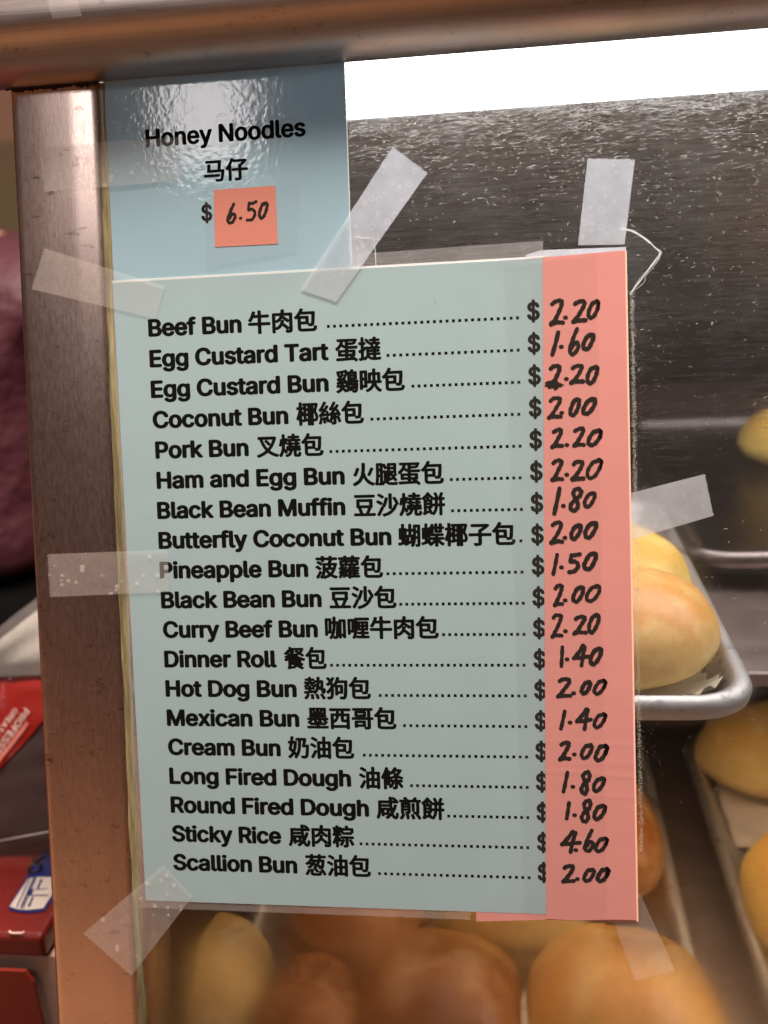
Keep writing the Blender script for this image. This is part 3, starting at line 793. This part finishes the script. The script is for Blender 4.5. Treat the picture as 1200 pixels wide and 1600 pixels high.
tape([(75,866),(262,859),(264,925),(79,933)], D_T, M_TAPE_METAL, 'level tape from the post to the left edge of the menu beside Pineapple Bun', saw=(0,))
tape([(131,1458),(255,1352),(300,1402),(206,1524)], D_T, M_TAPE_METAL, 'bubbly tape at the bottom left corner of the menu')
tape([(470,452),(613,230),(667,271),(526,471)], D_T, M_TAPE_GLASS, 'slanting bubbly tape across the corner of noodle card and glass')
tape([(903,383),(918,249),(992,250),(976,382)], .30, M_TAPE_GLASS, 'upright bluish tape on the glass above the pink strip', saw=(1,))
tape([(975,773),(1100,741),(1114,806),(978,846)], .30, M_TAPE_GLASS, 'tape with saw cut end right of the pink strip on the glass', saw=(1,))
tape([(945,1400),(992,1532),(1055,1516),(1000,1395)], .30, M_TAPE_PLAIN, 'tape hanging below the bottom right corner of the pink strip', saw=(1,))
tape([(787,412),(932,398),(948,1436),(819,1428)], D_T-.08, M_CLEAR, 'long clear tape fixing the pink strip to the menu', saw=())
tape([(318,286),(470,278),(466,392),(322,420)], D_T-.3, M_CLEAR, 'clear tape square over the coral price sticker', saw=())
# tape on the rail
mb = MB(); rows = []
for i in range(16):
    a = rad(62-i*5.2); rows.append([railp(UV(96+(t*44)+i*1.5, 40, RD)[0], a, RR+.15) for t in (0, .25, .5, .75, 1)])
mb.grid(rows); o = mb.build('tape_piece', M_TAPE_PLAIN, loc=rows[0][0], smooth=True); tag(o, 'old tape wrapped round the steel top rail near its left end', 'tape', 'pieces of clear sticky tape holding the cards')
# torn clear film with a bright edge
tf = thing('torn_film', 'torn clear film with a bright pointed edge beside the top of the pink strip', 'plastic film', G(985, 460, .2))
edge = [(968,357),(985,360),(1000,367),(1014,377),(1024,387),(1031,395),(1022,409),(1010,425),(1000,440),(985,459)]
mb = MB(); eu = [UV(x, y, .15) for x, y in edge]+[UV(978, 459, .15), UV(968, 390, .15)]
mb.add([W(a, b, .15) for a, b in eu], [tuple(range(len(eu)-1, -1, -1))]); mb.build('film', film_mat('faint clear film', .03, (.8,.8,.8), .5, .2, gloss=.3), tf)
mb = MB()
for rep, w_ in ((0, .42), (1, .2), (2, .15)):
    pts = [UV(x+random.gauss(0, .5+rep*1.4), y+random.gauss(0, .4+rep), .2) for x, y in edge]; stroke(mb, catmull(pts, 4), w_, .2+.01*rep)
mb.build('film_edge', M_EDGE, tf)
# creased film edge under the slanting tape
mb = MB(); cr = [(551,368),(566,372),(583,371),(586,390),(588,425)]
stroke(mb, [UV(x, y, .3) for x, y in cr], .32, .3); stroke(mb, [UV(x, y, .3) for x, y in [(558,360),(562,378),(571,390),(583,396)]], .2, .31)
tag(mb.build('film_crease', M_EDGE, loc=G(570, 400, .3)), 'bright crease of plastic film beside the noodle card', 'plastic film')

# ------------------------------------------------------------------ things left of the post
# counter behind the post
YC = -.005
zb = CAM.z+ray(40, 1462).z/ray(40, 1462).y*(YC-CAM.y)         # top of the red carton
ct = MB(); ct.box((-1.4, -.1, 0), (-.062, .62, zb-.13)); bevel(tag(ct.build('side_counter', simple('dark counter laminate', (.05,.03,.022), .4, var=.2)), 'dark counter to the left of the case, under the red carton', 'counter'), .004)
M_RED = simple('red printed carton board', (.13,.008,.006), .32, var=.15, scale=12)
M_BOARD = simple('raw pink brown cardboard', (.50,.33,.26), .8, var=.12, scale=60)
car = thing('red_carton', 'red cardboard carton with a blue and white label on its lid', 'box', (-.36, .17, zb-.13))
xr_ = V(64, 1455, YC).x; xe = V(90, 1455, YC).x
mb = MB(); mb.box((-.62, YC+.004, zb-.128), (xe, YC+.30, zb-.016)); mb.build('body', M_BOARD, car)
mb = MB(); mb.box((-.622, YC, zb-.014), (xr_, YC+.306, zb)); bevel(mb.build('lid', M_RED, car), .003)
mb = MB()
pts = [V(-700, 1486, YC).x, V(38, 1484, YC).x, V(50, 1500, YC).x, V(57, 1530, YC).x, V(85, 1620, YC).x]
zz = [zb-.020, zb-.020, zb-.027, zb-.042, zb-.127]
fr_ = [Vector((pts[0], YC-.003, zz[0]))]+[Vector((pts[i], YC-.003, zz[i])) for i in (1, 2, 3, 4)]+[Vector((pts[0], YC-.003, zz[4]))]
mb.add(fr_+[p+Vector((0, .002, 0)) for p in fr_], [tuple(range(5, -1, -1)), tuple(range(6, 12))]+[(i, (i+1) % 6, 6+(i+1) % 6, 6+i) for i in range(6)])
mb.build('front_flap', simple('dark red flap board', (.20,.014,.007), .45, var=.12, scale=14), car)
def on_lid(pts, dz, name, mat, parent):
    mb = MB(); P = [H(x, y, zb)+Vector((0, 0, dz)) for x, y in pts]; n = len(P)
    mb.add(P, [tuple(range(n-1, -1, -1))]); return mb.build(name, mat, parent)
M_BLUE = simple('deep blue label ink', (.006,.012,.10), .35); M_LW = simple('label white', (.5,.43,.39), .4)
lab = on_lid([(12,1421),(24,1426),(40,1428),(58,1427),(71,1424),(130,1330),(72,1328),(58,1345)], .0006, 'label', M_BLUE, car)
on_lid([(15.5,1419),(28,1423),(45,1424),(68,1421.5),(92,1384),(84,1373),(60,1372.5),(45,1374.5)], .0010, 'label_panel', M_LW, lab)
mb = MB()
def lidline(pts, w, dz=.0014):
    P = [H(x, y, zb)+Vector((0, 0, dz)) for x, y in pts]
    for p, q in zip(P, P[1:]):
        t = (q-p).normalized(); nn = Vector((-t.y, t.x, 0))*w*.5
        mb.add([p-nn, q-nn, q+nn, p+nn], [(0,1,2,3)])
lidline([(26.5,1421),(47.5,1374.5)], .0006); lidline([(33,1422),(54,1374)], .001); lidline([(36.5,1422.5),(57.5,1373.5)], .0006)
lidline([(59.5,1391),(65,1378)], .0011); lidline([(52,1405),(46,1418)], .0011)
for tip, l, r in (((66.5,1375.5),(61.8,1379.5),(67.2,1381)), ((44.5,1420.5),(43.8,1416),(49.5,1417.5))):
    mb.add([H(*p, zb)+Vector((0, 0, .0014)) for p in (tip, l, r)], [(0,1,2)])
lidline([(52,1393),(75,1391.5)], .0005); lidline([(48,1402),(76,1402)], .0007)
mb.add([H(x, y, zb)+Vector((0, 0, .0016)) for x, y in ((43,1398),(47,1393),(53,1393),(51,1399),(47,1402.5),(44,1402))], [(0,1,2,3,4,5)])
mb.build('label_drawing', M_BLUE, lab)
# lettering of the label peeping out beside the post
def on_plane_text(body, size, bold, p0, xdir, ydir, mb, lift):
    vs, fs = text_mesh(body, size, bold); nrm = xdir.cross(ydir).normalized()
    mb.add([p0+xdir*x+ydir*y+nrm*lift for x, y in vs], fs)
mb = MB(); on_plane_text('CK', .016, .0003, H(64.5, 1366, zb), (H(70, 1350, zb)-H(64.5, 1366, zb)).normalized(), Vector((0, 0, 1)).cross((H(70, 1350, zb)-H(64.5, 1366, zb)).normalized()), mb, .0014)
mb.build('label_letters', M_LW, lab)
mb = MB(); lidline([(15,1457.5),(18,1460.5),(36,1460.5),(38,1458)], .0010, .0012); mb.build('scuff', simple('bare paper scuff', (.7,.5,.42), .7), car)

# plastic pouch leaning on the carton
pch = None
bot0 = H(-60, 1332, zb+.004); Yb = bot0.y
tiltdir = Vector((0, math.cos(rad(52)), math.sin(rad(52)))); tn = Vector((0, -math.sin(rad(52)), math.cos(rad(52))))
PO = H(0, 1322, zb+.004)
def pouch_uv(px, py):
    r = ray(px, py); t = (PO-CAM).dot(tn)/r.dot(tn); p = CAM+r*t-PO
    return p.x, p.dot(tiltdir)
def pouch_pt(a, b, lift=0.0):
    # bulging pouch surface
    w_ = .006+.020*max(0, math.sin(min(1, max(0, (b-.0)/.19))*math.pi))**.7+.003*mnoise.noise(Vector((a*22, b*22, 1)))+.0016*mnoise.noise(Vector((a*80, b*80, 4)))
    sag = -.010*((a+.02)/.1)**2*0
    return PO+Vector((a, 0, 0))+tiltdir*(b+sag)+tn*(w_+lift)
bag = thing('plastic_pouch', 'clear plastic pouch with a red printed panel lying on the red carton', 'bag', PO)
M_BAGD = simple('dark plum plastic', (.075,.045,.045), .28, var=.25, scale=30)
M_BAGR = simple('red printed plastic film', (.34,.018,.012), .16, var=.1, scale=25, bmp=.5, bscale=90, bdist=.002)
def pouch_patch(edge_l, edge_r, nu, nv, a0, a1, name, mat, lift=0.0):
    mb = MB(); rows = []
    for i in range(nv+1):
        t = i/nv; row = []
        for j in range(nu+1):
            s = j/nu; a = a0+(a1-a0)*s
            b = (edge_l[0]+(edge_l[1]-edge_l[0])*s)*(1-t)+(edge_r[0]+(edge_r[1]-edge_r[0])*s)*t
            row.append(pouch_pt(a, b, lift))
        rows.append(row)
    mb.grid(rows); return mb.build(name, mat, bag, smooth=True)
def B(px, py): return pouch_uv(px, py)
a_l = -.22; a_r = B(110, 1200)[0]+.02
def bl(p, q):   # line through two photo points on the pouch plane -> values at a_l and a_r
    (x0, y0), (x1, y1) = B(*p), B(*q); k = (y1-y0)/(x1-x0); return (y0+k*(a_l-x0), y0+k*(a_r-x0))
L_bot = bl((0,1318),(70,1306)); L_dark = bl((0,1232),(60,1218)); L_red = bl((0,1073),(58,1071)); L_top = bl((0,1045),(56,995))
pouch_patch((L_bot[0]-.004, L_bot[1]-.004), (L_red[0]+.01, L_red[1]+.01), 40, 40, a_l, a_r, 'pouch_body', M_BAGD)
pouch_patch(bl((0,1316.5),(70,1304.5)), L_bot, 40, 2, a_l, a_r, 'bottom_seam', simple('white seam', (.85,.8,.75), .4), .003)
redo = pouch_patch(bl((0,1236),(60,1176)), L_red, 60, 50, a_l, a_r, 'printed_panel', M_BAGR, .0012)
pouch_patch(L_red, L_top, 40, 12, a_l, a_r, 'white_contents', simple('white paper goods', (.46,.43,.38), .5, var=.25, scale=28, bmp=.6, bscale=60, bdist=.004), .0004)
pouch_patch(L_red, bl((0,1030),(56,978)), 40, 12, a_l, a_r, 'clear_film', film_mat('clear crinkled film', .2, (.7,.62,.6), .3, .12, gloss=1.2), .004)
def pouch_text(body, size, bold, p0, p1, name, mb):
    x0_, y0_ = B(*p0); x1_, y1_ = B(*p1); xd = Vector((x1_-x0_, y1_-y0_)).normalized(); yd = Vector((-xd.y, xd.x))
    vs, fs = text_mesh(body, size, bold)
    mb.add([pouch_pt(x0_+xd.x*x+yd.x*y, y0_+xd.y*x+yd.y*y, .0022) for x, y in vs], fs)
M_BW = simple('pale pink print', (.88,.60,.55), .3)
mb = MB()
ln = (Vector(B(4,1190))-Vector(B(58,1140))).length
def fit_text(body, bold, start, end, heightscale, mb):
    s = Vector(B(*start)); e_ = Vector(B(*end)); xd = (e_-s).normalized(); yd = Vector((-xd.y, xd.x))
    vs, fs = text_mesh(body, 1.0, bold); x1 = max(p[0] for p in vs); k = (e_-s).length/x1
    mb.add([pouch_pt(s.x+xd.x*x*k+yd.x*y*k*heightscale, s.y+xd.y*x*k+yd.y*y*k*heightscale, .0022) for x, y in vs], fs)
fit_text('PROFESSIONAL', .02, (72,1117), (-4,1216), 1.0, mb)
fit_text('GREAT FOR RESTAURANTS', .015, (55,1117), (-50,1252), 1.0, mb)
mb.build('printed_words', M_BW, bag)
mb = MB()
def pouch_band(p, q, w_, lift=.0024, n=14):
    a = Vector(B(*p)); b = Vector(B(*q)); t = (b-a).normalized(); nn = Vector((-t.y, t.x))*w_*.5
    rows = [[pouch_pt(*(a.lerp(b, i/n)+nn*s), lift) for s in (-1, 1)] for i in range(n+1)]; mb.grid(rows)
pouch_band((75,1140), (3,1228), .0022)
mb.build('printed_stripe', simple('salmon stripe', (.85,.25,.2), .3), bag)
# a person waiting behind the counter (mostly outside the frame)
YP = .62
def skin(name, joints, edges, mat, parent, sub=2, off=(0,0,0)):
    me = bpy.data.meshes.new(name); me.from_pydata([tuple(Vector(j[0])) for j in joints], edges, []); 
    o = bpy.data.objects.new(name, me); COL.objects.link(o); o.parent = parent
    md = o.modifiers.new('skin', 'SKIN'); md.use_smooth_shade = True
    for q, j in zip(me.skin_vertices[0].data, joints):
        r = j[1]; q.radius = r if isinstance(r, tuple) else (r, r)
    me.skin_vertices[0].data[0].use_root = True
    ss = o.modifiers.new('sub', 'SUBSURF'); ss.levels = sub; ss.render_levels = sub
    me.materials.append(mat); o['_o'] = (0,0,0); return o
pe = V(20, 640, YP)
per = thing('person', 'person in a maroon jacket and black trousers standing left of the case', 'person', (pe.x-.11, YP+.02, 0))
M_SKIN = simple('skin', (.42,.23,.15), .5); M_MAR = simple('maroon quilted cloth', (.062,.010,.019), .62, var=.25, scale=18, bmp=.8, bscale=16, bdist=.02)
M_BLK = simple('black trouser cloth', (.005,.005,.005), .95, spec=.03); M_HAIRC = simple('black hair', (.01,.008,.007), .5)
hz = V(20, 884, YP).z/.925; per.scale = (1, 1, .925)
body = [((0,0,.95),(.09,.06)), ((0,0,1.10),(.12,.08)), ((0,.01,1.28),(.17,.105)), ((0,.01,1.36),(.10,.08)), ((0,.0,1.42),(.052,.055)), ((0,-.01,1.50),(.07,.085)), ((0,-.01,1.60),(.072,.09)), ((0,0,1.66),(.045,.055)),
        ((.16,.01,1.34),.058), ((.20,.02,1.12),.045), ((.15,-.06,1.0),.036), ((-.16,.01,1.34),.058), ((-.20,.02,1.12),.045), ((-.15,-.06,1.0),.036),
        ((.09,0,.82),.06), ((.09,-.01,.48),.05), ((.09,.02,.09),.042), ((.09,-.12,.035),.036), ((-.09,0,.82),.06), ((-.09,-.01,.48),.05), ((-.09,.02,.09),.042), ((-.09,-.12,.035),.036)]
be = [(0,1),(1,2),(2,3),(3,4),(4,5),(5,6),(6,7),(3,8),(8,9),(9,10),(3,11),(11,12),(12,13),(0,14),(14,15),(15,16),(16,17),(0,18),(18,19),(19,20),(20,21)]
skin('body', body, be, M_SKIN, per)
jk = [((0,0,hz-.015),(.20,.15)), ((0,0,1.06),(.175,.135)), ((0,.01,1.26),(.195,.14)), ((0,.01,1.36),(.12,.095)), ((0,0,1.41),(.07,.07)), ((.17,.01,1.33),.080), ((.225,.02,1.10),.072), ((.185,-.09,.97),.060), ((-.17,.01,1.33),.080), ((-.225,.02,1.10),.072), ((-.185,-.09,.97),.060)]
skin('jacket', jk, [(0,1),(1,2),(2,3),(3,4),(3,5),(5,6),(6,7),(3,8),(8,9),(9,10)], M_MAR, per)
tr_ = [((0,0,1.02),(.19,.13)), ((0,0,.93),(.22,.155)), ((0,0,.84),(.21,.15)), ((.10,0,.70),.11), ((.095,-.01,.48),.080), ((.095,.02,.10),.066), ((-.10,0,.70),.11), ((-.095,-.01,.48),.080), ((-.095,.02,.10),.066)]
skin('trousers', tr_, [(0,1),(1,2),(2,3),(3,4),(4,5),(2,6),(6,7),(7,8)], M_BLK, per)
hr = [((0,.03,1.53),(.07,.05)), ((0,.02,1.62),(.082,.085)), ((0,-.01,1.675),(.06,.07))]
skin('hair', hr, [(0,1),(1,2)], M_HAIRC, per)
for o in list(S.objects):
    if '_o' in o: del o['_o']
